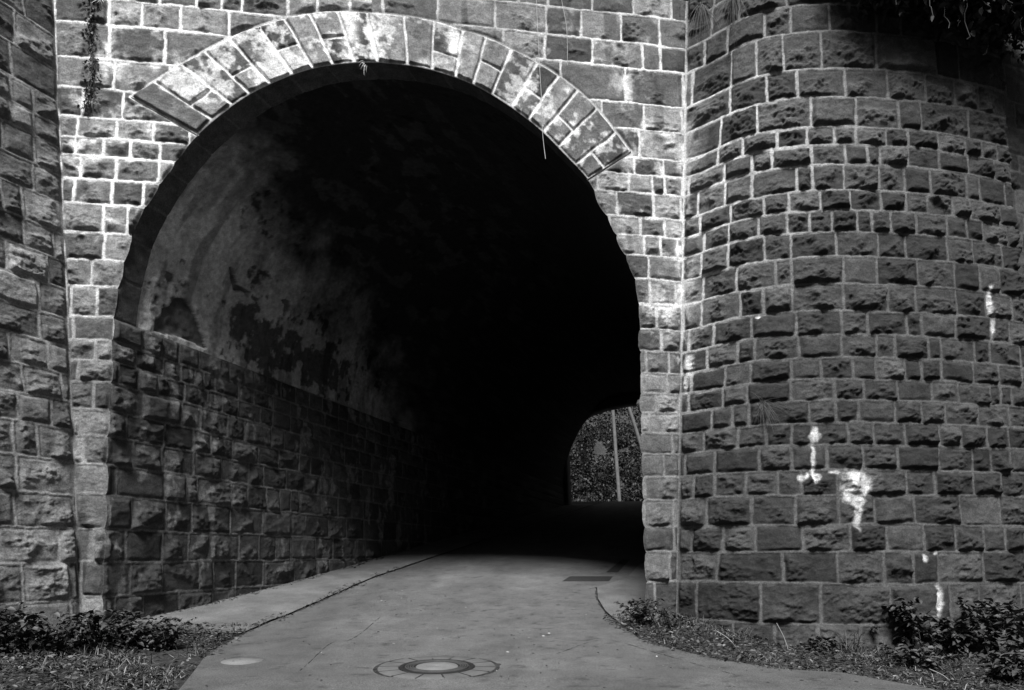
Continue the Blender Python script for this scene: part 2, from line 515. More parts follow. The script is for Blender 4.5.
# --- arch ring of voussoirs
vx = [197, 213, 233, 250, 270, 293, 313, 333, 355, 378, 408, 432, 455, 473, 492, 512, 528, 543, 558, 575, 588]
arc = INTR[il:ir + 1]
arc_px = pix(fac(arc[:, 0], arc[:, 1]))[0]
Larc = np.concatenate([[0], np.cumsum(np.linalg.norm(np.diff(arc, axis=0), axis=1))])
vb_l = np.interp(vx, arc_px, Larc)
Lt = Larc[-1]
na, nv = int(Lt / 0.012), 90
la = np.linspace(0, Lt, na); vv = np.linspace(0, 1, nv)
Ipt = np.stack([np.interp(la, Larc, arc[:, k]) for k in (0, 1)], 1)
LE = np.concatenate([[0], np.cumsum(np.linalg.norm(np.diff(EXTR, axis=0), axis=1))])
Ept = np.stack([np.interp(la / Lt * LE[-1], LE, EXTR[:, k]) for k in (0, 1)], 1)
LA, VV = np.meshgrid(la, vv)
base2 = Ipt[None] * (1 - VV[..., None]) + Ept[None] * VV[..., None]
wid = np.linalg.norm(Ept - Ipt, axis=1)[None] * np.ones_like(LA)
ACR = VV * wid
LW = LA + 0.03 * (fbm(LA * 3, ACR * 3, 201, 3) - 0.5)
ki = np.clip(np.searchsorted(vb_l, LW) - 1, 0, len(vb_l) - 2)
widen = 1 + 0.25 * VV
d0, d1 = (LW - vb_l[ki]) * widen, (vb_l[ki + 1] - LW) * widen
AW = ACR + 0.03 * (fbm(LA * 3, ACR * 3, 202, 3) - 0.5)
split = (ki % 2 == 1) & (ki != 9)
half = (wid * (0.46 + 0.16 * (hash2(ki, ki * 0, 5) - 0.5)))
upper = split & (AW > half)
lo = np.where(upper, AW - half, AW)
hi = np.where(split & ~upper, half - AW, wid - AW)
bid = ki * 2 + upper
a_, b_ = np.minimum(d0, d1), np.minimum(lo, hi)
kk = 0.03
e = np.where((a_ < kk) & (b_ < kk), kk - np.hypot(kk - a_, kk - b_), np.minimum(a_, b_)) - 0.015
e = e + 0.012 * (fbm(LA * 9, ACR * 9, 203, 2) - 0.5)
stone = sstep(-0.004, 0.008, e)
rv = hash2(bid, bid * 0 + 3, 9)
f1 = fbm(LA * 4 + rv * 50, ACR * 4, 204, 5, 0.55) - 0.5
rid = 1 - np.abs(2 * fbm(LA * 5 + rv * 90, ACR * 5, 206, 4) - 1)
gx, gy = hash2(bid, bid * 0 + 4, 9) - 0.5, hash2(bid, bid * 0 + 5, 9) - 0.5
hr = (sstep(0, 0.03, e) * (0.03 + 0.03 * rv + 0.05 * f1 + 0.02 * (rid - 0.75) + 0.12 * gx * (d0 - d1) * 0.5 + 0.05 * gy * (lo - hi) * 0.5)) * 0.7 * stone + 0.014 + 0.002 * (1 - stone)
hr = np.where(VV < 0.001, hr * 0.4, hr)
BQ = fac(base2[..., 0], base2[..., 1])
RPX, RPY = pix(BQ)
limeN = fbm(base2[..., 0] * 1.8 + 3, base2[..., 1] * 1.8, 211, 5, 0.6); limeF = fbm(base2[..., 0] * 7, base2[..., 1] * 7, 212, 4, 0.6)
wl = np.clip(0.95 * blob(RPX, RPY, 225, 70, 75, 60) + 0.6 * blob(RPX, RPY, 320, 40, 80, 40) + 0.35 * blob(RPX, RPY, 560, 110, 70, 60) + 0.3, 0, 1)
lime = sstep(0.52, 0.62, 0.52 * limeN + 0.38 * limeF + 0.20 * wl - 0.045) * np.clip(wl * 1.5, 0, 1) * (0.62 + 0.5 * np.exp(-np.maximum(e, 0) / 0.04))
lime = lime * np.where(ki == 0, 0.25, 1) + 1.3 * blob(RPX, RPY, 454, 45, 5, 14) + 1.0 * blob(RPX, RPY, 350, 30, 7, 20) + 0.8 * blob(RPX, RPY, 425, 65, 7, 4)
lime = np.clip(lime, 0, 1)
st = (0.05 + 0.20 * rv ** 1.3) * (0.45 + 1.1 * fbm(LA * 6, ACR * 1.6, 213, 5, 0.6)) * np.where(ki == 0, 0.5, 1)
mt = (0.45 + 0.3 * wl) * (0.75 + 0.5 * limeF)
tone = st * stone + mt * (1 - stone)
tone = tone * (1 - lime) + lime * (0.62 + 0.25 * limeF)
V = BQ + nrm * hr[..., None]
# close the outer rim against the wall
back = BQ[-1] - nrm * 0.06
back0 = BQ[:, 0] - nrm * 0.06; back1 = BQ[:, -1] - nrm * 0.06
verts = np.vstack([V.reshape(-1, 3), back, back0, back1])
n0 = V.shape[0] * V.shape[1]
top = (nv - 1) * na + np.arange(na)
f_top = np.stack([top[:-1], top[1:], n0 + np.arange(1, na), n0 + np.arange(na - 1)], 1)
e0 = np.arange(nv) * na; e1 = e0 + na - 1
b0 = n0 + na + np.arange(nv); b1 = b0 + nv
f_l = np.stack([e0[:-1], e0[1:], b0[1:], b0[:-1]], 1); f_r = np.stack([e1[:-1], e1[1:], b1[1:], b1[:-1]], 1)
tt = np.concatenate([tone.ravel(), tone[-1], tone[:, 0], tone[:, -1]])
mesh_obj('arch_ring', verts + OFF, [np.vstack([grid_faces(nv, na)[:, ::-1], f_top, f_l, f_r])], M_STONE, viaduct, tt)

# --- tunnel: left masonry wall below the springing
TUN = 26.5
def axis_steps(fine_len, fine, total, ratio=1.12):
    a_ = list(np.arange(0, fine_len, fine)); st_ = fine
    while a_[-1] < total:
        st_ *= ratio; a_.append(a_[-1] + st_)
    a_[-1] = total
    return np.array(a_)
def tun_pt(s, z, w, climb=0.0):
    p = fac(s, z)
    p = p + np.stack([AX[0] * w, AX[1] * w, climb * w], -1)
    return p
wst = axis_steps(11.0, 0.022, TUN, 1.1)
zst = np.linspace(-1.35, SPR_Z, 250)
Wg, Zg = np.meshgrid(wst, zst)
h, mo, vb, bi, e = masonry(Wg, Zg, ROW_L, 41, aspect=(0.9, 1.9), mort=0.03, prot=0.05, rough=0.9)
h = h * sstep(0.0, 0.06, Wg) 
h = h * sstep(0, 0.02, SPR_Z - Zg)
s_e = edge_l(Zg) * (1 - sstep(0, 0.1, Wg)) + L_of(Zg) * sstep(0, 0.1, Wg)
Q = tun_pt(s_e, Zg, Wg)
nin = np.array([AX[1], -AX[0], 0.0])               # points into the tunnel (right of the axis)
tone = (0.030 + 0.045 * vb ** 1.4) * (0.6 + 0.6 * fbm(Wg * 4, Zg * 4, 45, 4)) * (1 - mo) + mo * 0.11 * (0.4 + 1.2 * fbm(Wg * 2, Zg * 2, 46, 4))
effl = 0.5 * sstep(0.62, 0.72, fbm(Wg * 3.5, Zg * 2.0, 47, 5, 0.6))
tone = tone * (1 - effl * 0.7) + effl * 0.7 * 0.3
V = Q + nin * h[..., None]
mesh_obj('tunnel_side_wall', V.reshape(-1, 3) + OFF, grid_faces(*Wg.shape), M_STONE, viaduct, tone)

# --- vault lining: a strip of dressed stones, then plaster
i_s = int(np.argmin(np.abs(INTR[:ic, 1] - SPR_Z)))
zr_end = float(fac_from_px(642, 399)[1])
i_e = ic + int(np.argmin(np.abs(INTR[ic:, 1] - zr_end)))
prof = INTR[i_s:i_e + 1]
Lp = np.concatenate([[0], np.cumsum(np.linalg.norm(np.diff(prof, axis=0), axis=1))])
gl = np.arange(0, Lp[-1], 0.025)
prof = np.stack([np.interp(gl, Lp, prof[:, k]) for k in (0, 1)], 1)
nrm2 = np.gradient(prof, axis=0); nrm2 = np.stack([nrm2[:, 1], -nrm2[:, 0]], 1); nrm2 /= np.linalg.norm(nrm2, axis=1, keepdims=True)
def vault(name, w, kind, mat):
    Wg, Gi = np.meshgrid(w, np.arange(len(prof)))
    s0, z0 = prof[:, 0][Gi], prof[:, 1][Gi]
    g = gl[Gi]
    cl = 0.024 * np.clip((z0 - SPR_Z) / (7.4 - SPR_Z), 0, 1)
    Q = tun_pt(s0, z0, Wg, cl)
    NN = np.stack([U[0] * nrm2[:, 0][Gi], U[1] * nrm2[:, 0][Gi], nrm2[:, 1][Gi]], -1)
    px, py = pix(Q)
    n1 = fbm(Wg * 1.2, g * 1.2, 51, 5, 0.6); n2 = fbm(Wg * 6, g * 6, 52, 4, 0.6); n3 = fbm(Wg * 20, g * 20, 53, 3)
    if kind == 'stone':
        # the undersides of the voussoirs
        k = np.floor(g / 0.62); fr = (g / 0.62 - k) * 0.62
        e = np.minimum(fr, 0.62 - fr) - 0.012
        stn = sstep(-0.004, 0.01, e)
        h = stn * (0.012 + 0.02 * (n2 - 0.5)) + 0.0
        h = h * sstep(0.0, 0.03, Wg)
        tone = (0.06 + 0.04 * hash2(k, k * 0, 7)) * (0.6 + 0.8 * n2) * stn + (1 - stn) * 0.14
        tone = tone * (1 - 0.35 * sstep(4, 8, g))
    else:
        h = -0.015 + 0.016 * (n2 - 0.5) + 0.020 * (n3 - 0.5)
        keep = 1 - sstep(2.2, 4.6, g + 0.35 * Wg + 2.6 * (n1 - 0.5))                 # pale plaster survives low down, darker above and further in
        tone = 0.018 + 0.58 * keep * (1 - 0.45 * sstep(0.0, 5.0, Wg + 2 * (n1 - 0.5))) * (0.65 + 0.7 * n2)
        dk = np.clip(blob(px, py, 245, 335, 22, 36) + 0.9 * blob(px, py, 280, 345, 26, 30) + 0.5 * blob(px, py, 255, 215, 30, 22) + blob(px, py, 330, 370, 40, 30), 0, 1)
        flake = sstep(0.52, 0.60, n1 * 0.42 + 0.42 * n2 + 0.24 * dk)
        tone = tone * (1 - 0.82 * flake); h = h - 0.012 * flake
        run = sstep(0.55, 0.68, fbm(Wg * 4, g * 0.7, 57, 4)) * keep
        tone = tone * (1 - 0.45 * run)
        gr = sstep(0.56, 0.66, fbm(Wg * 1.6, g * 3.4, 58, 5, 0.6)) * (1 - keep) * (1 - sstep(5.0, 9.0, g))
        tone = tone + 0.03 * gr
        hole = [(156, 330), (158, 320), (163, 316), (165, 308), (172, 306), (176, 299), (184, 298), (190, 301), (195, 309), (197, 320), (203, 336), (207, 350), (196, 343), (180, 337), (168, 335)]
        jx = px + 5 * (fbm(Wg * 5, g * 5, 59, 3) - 0.5); jy = py + 5 * (fbm(Wg * 5, g * 5, 60, 3) - 0.5)
        hl = in_poly(jx, jy, hole)
        hl2 = in_poly(jx, jy, [(231, 268), (236, 268), (238, 284), (252, 292), (246, 294), (234, 290)]) | in_poly(jx, jy, [(283, 300), (290, 300), (292, 312), (286, 316)]) 
        hl = hl | hl2
        sk = 1 - np.abs(2 * fbm(Wg * 3 + 9, g * 4, 61, 4) - 1)
        h = np.where(hl, -0.07 + 0.07 * (sk - 0.7), h)
        tone = np.where(hl, 0.12 * (0.3 + 1.4 * sk * n2), tone * (0.65 + 0.7 * n3))
    V = Q + NN * h[..., None]
    return mesh_obj(name, V.reshape(-1, 3) + OFF, grid_faces(*Wg.shape), mat, viaduct, tone)
vault('arch_soffit', np.linspace(0, 0.38, 20), 'stone', M_STONE)
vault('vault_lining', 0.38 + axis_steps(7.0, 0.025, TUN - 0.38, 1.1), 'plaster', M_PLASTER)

# --- right tunnel wall
zst = np.linspace(-1.35, zr_end, 200)
wst = axis_steps(2.0, 0.03, TUN, 1.12)
Wg, Zg = np.meshgrid(wst, zst)
h, mo, vb, bi, e = masonry(Wg, Zg, ROW_R, 43, aspect=(0.9, 1.9), mort=0.03, prot=0.04, rough=0.8)
h = h * sstep(0.0, 0.06, Wg)
s_e = edge_r(Zg) * (1 - sstep(0, 0.12, Wg)) + R_of(Zg) * sstep(0, 0.12, Wg)
V = tun_pt(s_e, Zg, Wg) - nin * h[..., None]
tone = (0.07 + 0.08 * vb) * (1 - mo) + mo * 0.18
mesh_obj('tunnel_side_wall', V.reshape(-1, 3) + OFF, grid_faces(*Wg.shape)[:, ::-1], M_STONE, viaduct, tone)

# --- far end: head wall with a lower arched opening
YE = 34.8
PE = np.array([2.99, YE])
def exit_pt(px, py):
    rx, rz = (px - CX) / FPX, (HY - py) / FPX
    y = (PE @ NF) / (rx * NF[0] + NF[1])
    return np.array([rx * y, y, rz * y])
half_px = [(569, 545), (567.5, 500), (566, 460), (565, 440), (567, 431), (577, 420), (590, 412.5), (605, 407.5), (625, 403.5), (646, 402)]
pe = np.array([exit_pt(*p) for p in half_px])
mirror_c = pe[-1]
o3 = list(pe)
for p in pe[::-1][1:]:
    dd = (p - mirror_c)[:2] @ U
    q = mirror_c[:2] - U * dd
    o3.append(np.array([q[0], q[1], p[2]]))
o3 = np.array(o3)
cen = mirror_c[:2]
outer = []
for p in o3:
    dd = (p[:2] - cen) @ U
    k = 9.0 / max(abs(dd), 1e-3); kz = 13 if p[2] > 6.4 else p[2]
    if p[2] <= 6.4:
        q = cen + U * (9.0 * np.sign(dd)); outer.append([q[0], q[1], p[2]])
    else:
        q = cen + U * np.clip(dd * 2.4, -9, 9); outer.append([q[0], q[1], 13.0])
outer = np.array(outer)
n = len(o3)
AX3 = np.array([AX[0], AX[1], 0])
vs = np.vstack([o3, outer, o3 + AX3 * 0.9, outer + AX3 * 0.9])
fs = []
for i in range(n - 1):
    fs += [[i, i + 1, n + i + 1, n + i], [2 * n + i, 3 * n + i, 3 * n + i + 1, 2 * n + i + 1], [i, 2 * n + i, 2 * n + i + 1, i + 1], [n + i, n + i + 1, 3 * n + i + 1, 3 * n + i]]
mesh_obj('end_wall', vs + OFF, np.array(fs), M_STONE, viaduct, np.full(len(vs), 0.09), smooth=False)

# --- deck over the arch (closes the wall's top)
def top_edge(z): return fac(np.array([s_lc - 1.2, s_rc + 0.9]), np.array([z, z]))
te = top_edge(ZTOP)
bk = te + np.array([AX[0], AX[1], 0]) * (TUN + 0.9)
dv = np.vstack([te, bk[::-1]])
up = np.array([0, 0, 0.5])
vs = np.vstack([dv + [0, 0, 0.0], dv + up])
mesh_obj('deck', vs + OFF, np.array([[0, 1, 5, 4], [1, 2, 6, 5], [2, 3, 7, 6], [3, 0, 4, 7], [4, 5, 6, 7], [3, 2, 1, 0]]), M_STONE, viaduct, np.full(8, 0.15), smooth=False)

# ------------------------------------------------------------------ left wing wall
def wing(k, z):                                     # k metres toward the camera from the corner
    z = np.asarray(z, float); k = np.asarray(k, float)
    lean = WLEAN * z
    return np.stack([c0[0] - WD[0] * k - wn[0] * lean, c0[1] - WD[1] * k - wn[1] * lean, z], -1)
Kg, Zg = np.meshgrid(np.arange(-0.9, 4.5, 0.015), np.arange(-1.5, ZTOP, 0.015))
rows_w = [float(fac_from_px(70, y)[1]) for y in [-5, 38, 72, 104, 128, 150, 178, 205, 235, 262, 290, 320, 348, 375, 402, 430, 462, 495, 529, 563, 600, 640, 680]]
h, mo, vb, bi, e = masonry(Kg, Zg, extend_rows(rows_w), 61, aspect=(0.9, 1.7), mort=0.03, prot=0.055, rough=1.1)
Q = wing(Kg, Zg)
cj = np.abs((Q[..., :2] - P0) @ NF + BAT * Q[..., 2]) + 0.02 * (fbm(Kg * 5, Zg * 5, 16, 3) - 0.5)
h = h * sstep(0.015, 0.06, cj); mo = np.maximum(mo, (1 - sstep(0.004, 0.014, cj)) * sstep(0.4, 0.6, fbm(Zg * 1.6, Zg * 0, 20, 3)))
n1 = fbm(Kg * 5, Zg * 5, 64, 4, 0.6)
tone = (0.060 + 0.16 * vb ** 1.5) * (0.5 + 1.0 * n1) * (1 - mo) + mo * 0.24 * (0.6 + 0.8 * n1)
V = Q + np.array([wn[0], wn[1], 0.08]) * h[..., None]
wingo = mesh_obj('wing_wall', V.reshape(-1, 3) + OFF, grid_faces(*Kg.shape)[:, ::-1], M_STONE, None, tone, origin=(c0[0], c0[1], 0))
tag(wingo, 'pale grey rock-faced stone wing wall coming forward beside the arch, under the climbing stem', 'wall')

# ------------------------------------------------------------------ round buttress on the right
Sg, Tg = np.meshgrid(np.linspace(0, Lpl[-1], ng), zt)
rows_t = [z_on_tower(y) for y in tower_lines]
rows_t = extend_rows(rows_t)
h, mo, vb, bi, e = masonry(Sg, Tg, rows_t, 83, aspect=(1.0, 1.9), mort=0.036, prot=0.066, rough=1.35)
cj = np.abs(d_ft) + 0.02 * (fbm(Sg * 5, Tg * 5, 17, 3) - 0.5)
h = h * sstep(0.015, 0.06, cj); mo = np.maximum(mo, 1 - sstep(0.008, 0.022, cj))
px, py = pix(Qt)
n1 = fbm(Sg * 5, Tg * 5, 84, 4, 0.6); n2 = fbm(Sg * 1.3, Tg * 1.3, 85, 4); n3 = fbm(Sg * 9, Tg * 9, 86, 4, 0.6)
tone_s = (0.020 + 0.038 * vb ** 1.4) * (0.6 + 0.8 * n1) * (0.8 + 0.4 * n2)
wl = np.clip(0.9 * blob(px, py, 690, 230, 40, 150) + 0.75 * blob(px, py, 745, 140, 110, 120), 0, 1)  # lime along the seam, and light painted on the upper-left stones and joints
mort_t = (0.085 + 0.45 * wl) * (0.65 + 0.7 * n1)
tone = tone_s * (1 + 1.1 * wl) * (1 - mo) + mort_t * mo
n4 = fbm(Sg * 22, Tg * 14, 87, 3)
def mark(cx, cy, rx, ry, sharp=0.9):
    d = np.hypot((px - cx) / rx, (py - cy) / ry) + 1.3 * (n3 - 0.5)
    return (1 - sstep(sharp - 0.55, sharp + 0.2, d)) * (0.72 + 0.28 * sstep(0.3, 0.6, n4))
wh = 0.9 * np.exp(-np.maximum(cj, 0) / 0.10) * sstep(440, 330, py) * sstep(60, 160, py) * sstep(0.42, 0.58, fbm(Sg * 4, Tg * 2.5, 79, 4, 0.6))
for a_ in [(855, 479, 16, 12), (849, 492, 9, 12), (863, 490, 8, 11), (857, 500, 9, 8), (857, 512, 5, 16), (814, 436, 6, 11), (812, 462, 3, 20), (803, 477, 7, 4), (814, 478, 6, 6), (834, 472, 6, 2.5),
           (988, 300, 2.8, 15), (992, 326, 2.8, 15), (937, 600, 4, 16), (923, 557, 3, 5), (935, 553, 3, 3), (690, 368, 6, 14), (686, 385, 3, 12), (758, 318, 4, 2.5), (975, 628, 7, 3)]:
    wh = np.maximum(wh, mark(*a_))
tone = tone * (1 - wh) + wh * (0.36 + 0.34 * n3)
h = h * (1 - 0.5 * wh)
V = Qt + Nt * h[..., None]
tower = mesh_obj('round_buttress', V.reshape(-1, 3) + OFF, grid_faces(*Sg.shape), M_STONE, None, tone, origin=(4.9, 9.8, 0))
tag(tower, 'dark rounded stone buttress with white paint splashes beside the arch', 'buttress')

# ------------------------------------------------------------------ retaining wall running on to the right of the buttress, a little behind it
pl2 = np.array([(8.02, 10.30), (8.6, 10.50), (9.5, 10.78), (11.0, 11.25), (13.0, 12.1)])
P2 = catmull(pl2, 260)
z2 = np.arange(-1.75, ZTOP + 0.3, 0.024)
Q2, N2 = tower_grid(P2, z2, 0.085)
L2 = np.concatenate([[0], np.cumsum(np.linalg.norm(np.diff(P2, axis=0), axis=1))])
S2g, T2g = np.meshgrid(L2, z2)
h, mo, vb, bi, e = masonry(S2g, T2g, [r + 0.07 for r in rows_t], 91, aspect=(1.0, 1.9), mort=0.034, prot=0.045)
n1 = fbm(S2g * 5, T2g * 5, 94, 4, 0.6)
tone = (0.022 + 0.035 * vb) * (0.6 + 0.8 * n1) * (1 - mo) + mo * 0.075
V = Q2 + N2 * (h - 0.05)[..., None]
rw = mesh_obj('retaining_wall', V.reshape(-1, 3) + OFF, grid_faces(*S2g.shape), M_STONE, None, tone, origin=(9, 10.6, 0))
tag(rw, 'dark coursed stone retaining wall behind an open joint at the far end of the round buttress', 'wall')

# ------------------------------------------------------------------ ground, road, pavement
def sheet(name, X, Y, Z, mat, tone, label=None, cat=None, kind='structure'):
    P = np.stack([X, Y, Z], -1)
    o = mesh_obj(name, P.reshape(-1, 3) + OFF, grid_faces(*X.shape), mat, None, tone)
    if kind: o['kind'] = kind
    if label: tag(o, label, cat)
    return o
xs = np.unique(np.concatenate([np.linspace(-400, -14, 24), np.arange(-14, 14, 0.12), np.linspace(14, 400, 24)]))
ys = np.unique(np.concatenate([np.linspace(-400, -60, 12), np.linspace(-60, 1, 40), np.arange(1, 13, 0.1), np.arange(13, 52, 0.5), np.linspace(52, 500, 20)]))
Xg, Yg = np.meshgrid(xs, ys)
Zg = ground_z(Xg, Yg)
# wooded bank beyond the far end, and sinking under the road sheet
# road outline: left and right edges measured on the ground
le_px = [(150, 720), (180, 690), (203, 660), (216, 649), (245, 634), (272, 622), (300, 611), (345, 591), (375, 578)]
re_px = [(960, 730), (840, 690), (790, 676), (720, 661), (670, 649), (640, 638), (620, 626), (604, 612), (597, 600), (596, 588)]
le = np.array([ground_pt(*p) for p in le_px]); re = np.array([ground_pt(*p) for p in re_px])
yl = np.concatenate([[-60, 0, 3.5], le[:, 1], [20, 36, 60]])
tunx = lambda y, s_: (fac(np.array(s_), np.array(0.0))[0] + (y - fac(np.array(s_), np.array(0.0))[1]) * AX[0] / AX[1])
SLj, SRj = float(L_of(0.0)), float(R_of(0.0))
xl = np.concatenate([[-3.6, -3.6, -3.2], le[:, 0], [tunx(20, SLj) + 1.25, tunx(36, SLj) + 1.25, tunx(60, SLj) + 1.2]])
yr = np.concatenate([[-60, 0, 3.5], re[:, 1], [14, 20, 36, 60]])
xr = np.concatenate([[4.6, 4.4, 4.1], re[:, 0], [tunx(14, SRj) - 0.95, tunx(20, SRj) - 0.9, tunx(36, SRj) - 0.9, tunx(60, SRj) - 0.9]])
ol = np.argsort(yl); orr = np.argsort(yr)
def xl_f(y): return np.interp(y, yl[ol], xl[ol])
def xr_f(y): return np.interp(y, yr[orr], xr[orr])
yr_ = np.unique(np.concatenate([np.linspace(-4.5, 1, 20), np.arange(1, 18, 0.05), np.arange(18, 60, 0.4)]))
un = np.linspace(0, 1, 90)
Ur, Yr = np.meshgrid(un, yr_)
Xr = xl_f(Yr) * (1 - Ur) + xr_f(Yr) * Ur
Zr = road_z(Yr) + 0.012
n1 = fbm(Xr * 0.9, Yr * 0.5, 301, 4); n2 = fbm(Xr * 4, Yr * 2.2, 302, 4, 0.6)
worn = np.exp(-((Xr + 0.6 - 0.2 * (Yr - 7)) / 1.6) ** 2)
lane = np.exp(-((Ur - 0.30) / 0.10) ** 2) + np.exp(-((Ur - 0.68) / 0.10) ** 2)
tone = 0.072 * (1 + 0.16 * lane * (0.5 + fbm(Xr * 2, Yr * 0.5, 308, 3))) * (0.75 + 0.5 * n1) * (0.92 + 0.16 * n2) * (1 + 0.12 * worn)
drk = sstep(0.60, 0.68, fbm(Xr * 3, Yr * 1.2, 303, 4, 0.6))
tone = tone * (1 - 0.10 * drk)
fine = fbm(Xr * 9, Yr * 9, 304, 3)
tone = tone * (1 - 0.45 * sstep(0.72, 0.80, fine)) * (0.94 + 0.12 * fbm(Xr * 5, Yr * 0.4, 305, 3))
sheet('road', Xr, Yr, Zr, M_ROAD, tone)
inroad = (Xg > xl_f(Yg) + 0.05) & (Xg < xr_f(Yg) - 0.05) & (Yg < 60)
rough_g = 0.05 * (fbm(Xg * 2.2, Yg * 2.2, 311, 4) - 0.5)
Zg = Zg + np.where(np.abs(Xg) < 14, rough_g, 0) - np.where(inroad, 0.08, 0.0)
# hills: a wooded slope beyond the far end of the tunnel
d_far = sstep(45.5, 62, Yg + 0.0 * Xg)
Zg = Zg + 16 * d_far + 27 * sstep(-2.5, -24, Yg) + np.where(Yg < -6, 1.2 * (fbm(Xg * 0.2, Yg * 0.2, 313, 3) - 0.5), 0)  # the hill behind the camera is unseen, added to block low sky light
sheet('ground', Xg, Yg, Zg, M_SOIL, 0.04 * (0.6 + 0.8 * fbm(Xg * 1.5, Yg * 1.5, 312, 4)))
# pavement strip along the left tunnel wall
yp = np.arange(9.0, 36, 0.08)
up_ = np.linspace(0, 1, 30)
Up, Yp = np.meshgrid(up_, yp)
xa = tunx(yp, SLj) - 0.25; xb = xl_f(yp) - 0.03
Xp = xa[:, None] * (1 - Up) + xb[:, None] * Up
Zp = road_z(Yp) + 0.03 + 0.03 * (1 - Up) + 0.02 * (fbm(Xp * 3, Yp * 3, 321, 3) - 0.5)
vp = Yp > 0
sheet('pavement', Xp, Yp, Zp, M_ROAD, 0.095 * (0.6 + 0.8 * fbm(Xp * 2, Yp * 2, 322, 5)))
# apron by the right jamb
ya = np.arange(9.75, 16, 0.05)
Ua, Ya = np.meshgrid(np.linspace(0, 1, 30), ya)
xa = xr_f(ya) + 0.02; xb = np.where(ya < 10.5, np.minimum(tunx(ya, SRj) + 0.25, 2.3), tunx(ya, SRj) + 0.2)
xb = np.maximum(xb, xa + 0.02)
Xa = xa[:, None] * (1 - Ua) + xb[:, None] * Ua
Za = np.maximum(road_z(Ya) + 0.025 + 0.02 * Ua, ground_z(Xa, Ya) + 0.03) 
sheet('pavement_apron', Xa, Ya, Za, M_ROAD, 0.10 * (0.7 + 0.6 * fbm(Xa * 2, Ya * 2, 323, 5)))

# broken edge of the road: a dark dirt-filled gutter line
def ribbon(name, pts, w, lift, mat, tone, seed, kind='structure'):
    c = catmull(np.array(pts)[:, :2], 160)
    t = np.gradient(c, axis=0); t /= np.linalg.norm(t, axis=1, keepdims=True)
    nn = np.stack([-t[:, 1], t[:, 0]], 1)
    q = np.arange(160) * 0.13
    ww = w * np.clip(2.4 * fbm(q * 2.6, q * 0, seed, 3) - 0.7, 0.02, 2)
    off = 0.5 * w * (vnoise(q * 1.3, q * 0 + 4, seed + 1) - 0.5)
    a_ = c + nn * (off + ww / 2)[:, None]; b_ = c + nn * (off - ww / 2)[:, None]
    P = np.stack([a_, b_], 1)
    Z = ground_z(P[..., 0], P[..., 1]) + lift
    o = mesh_obj(name, np.concatenate([P, Z[..., None]], -1).reshape(-1, 3) + OFF, grid_faces(160, 2), mat, None, np.full(320, tone))
    o['kind'] = kind
    return o
ribbon('gutter', [ground_pt(*p) for p in le_px[2:]], 0.055, 0.012, M_SOIL, 0.03, 5)
ribbon('gutter', [ground_pt(*p) for p in re_px[4:]], 0.04, 0.016, M_SOIL, 0.03, 8)

# ------------------------------------------------------------------ manhole in the road
mh = ground_pt(437, 668.5)
mzo = road_z(mh[1]) + EYE + 0.012
man = empty('manhole', (mh[0], mh[1], mzo))
tag(man, 'round manhole with pale concrete centre, dark iron rings and a collar of setts', 'manhole')
slope = float((road_z(mh[1] + 0.4) - road_z(mh[1] - 0.4)) / 0.8)
man.rotation_euler = (math.atan(slope), 0, 0)
def ring_mesh(name, r0, r1, z0, z1, mat, tone, seg=64, gaps=0, gap=0.0, jitter=0.0, parent=man):
    acc = Acc()
    parts = gaps if gaps else 1
    for p in range(parts):
        a0 = 2 * math.pi * p / parts + (gap / 2 if gaps else 0); a1 = 2 * math.pi * (p + 1) / parts - (gap / 2 if gaps else 0)
        k = max(4, seg // parts)
        th = np.linspace(a0, a1, k + 1)
        ro = r1 * (1 + jitter * (random.random() - 0.5)); ri_ = r0
        tp = tone * (1 + (0.25 * (random.random() - 0.5) if gaps else 0))
        c_, s_ = np.cos(th), np.sin(th)
        bev = min(0.006, (ro - ri_) * 0.2)
        prof_ = [(ri_, z0), (ri_, z1 - bev), (ri_ + bev, z1), (ro - bev, z1), (ro, z1 - bev), (ro, z0)]
        v = np.stack([np.stack([r * c_, r * s_, np.full_like(c_, z)], -1) for r, z in prof_], 0)
        acc.add(v.reshape(-1, 3), grid_faces(len(prof_), k + 1), tp)
    o = acc.build(name, mat, None)
    o.parent = parent
    return o
ring_mesh('joint_bed', 0.0, 0.66, -0.02, 0.004, M_SOIL, 0.035)
ring_mesh('paving_collar', 0.40, 0.615, -0.02, 0.011, M_CONC, 0.09, 96, 14, 0.035, 0.015)
fr = ring_mesh('iron_frame', 0.345, 0.395, -0.02, 0.014, M_IRON, 0.014)
cv = ring_mesh('iron_cover', 0.225, 0.335, -0.02, 0.012, M_IRON, 0.016)
for r in (0.25, 0.275, 0.30, 0.325):
    ring_mesh('raised_rib', r - 0.006, r + 0.006, 0.010, 0.020, M_IRON, 0.05, parent=cv)
ring_mesh('concrete_infill', 0.0, 0.222, -0.02, 0.015, M_CONC, 0.13)

for i_, (pp_, w_) in enumerate([([(556, 655), (604, 641), (660, 655), (735, 676)], 0.012), ([(300, 672), (330, 645), (352, 640), (380, 618)], 0.012)]):
    ribbon('crack', [ground_pt(*p) for p in pp_], w_, 0.015, M_SOIL, 0.025, 40 + i_)
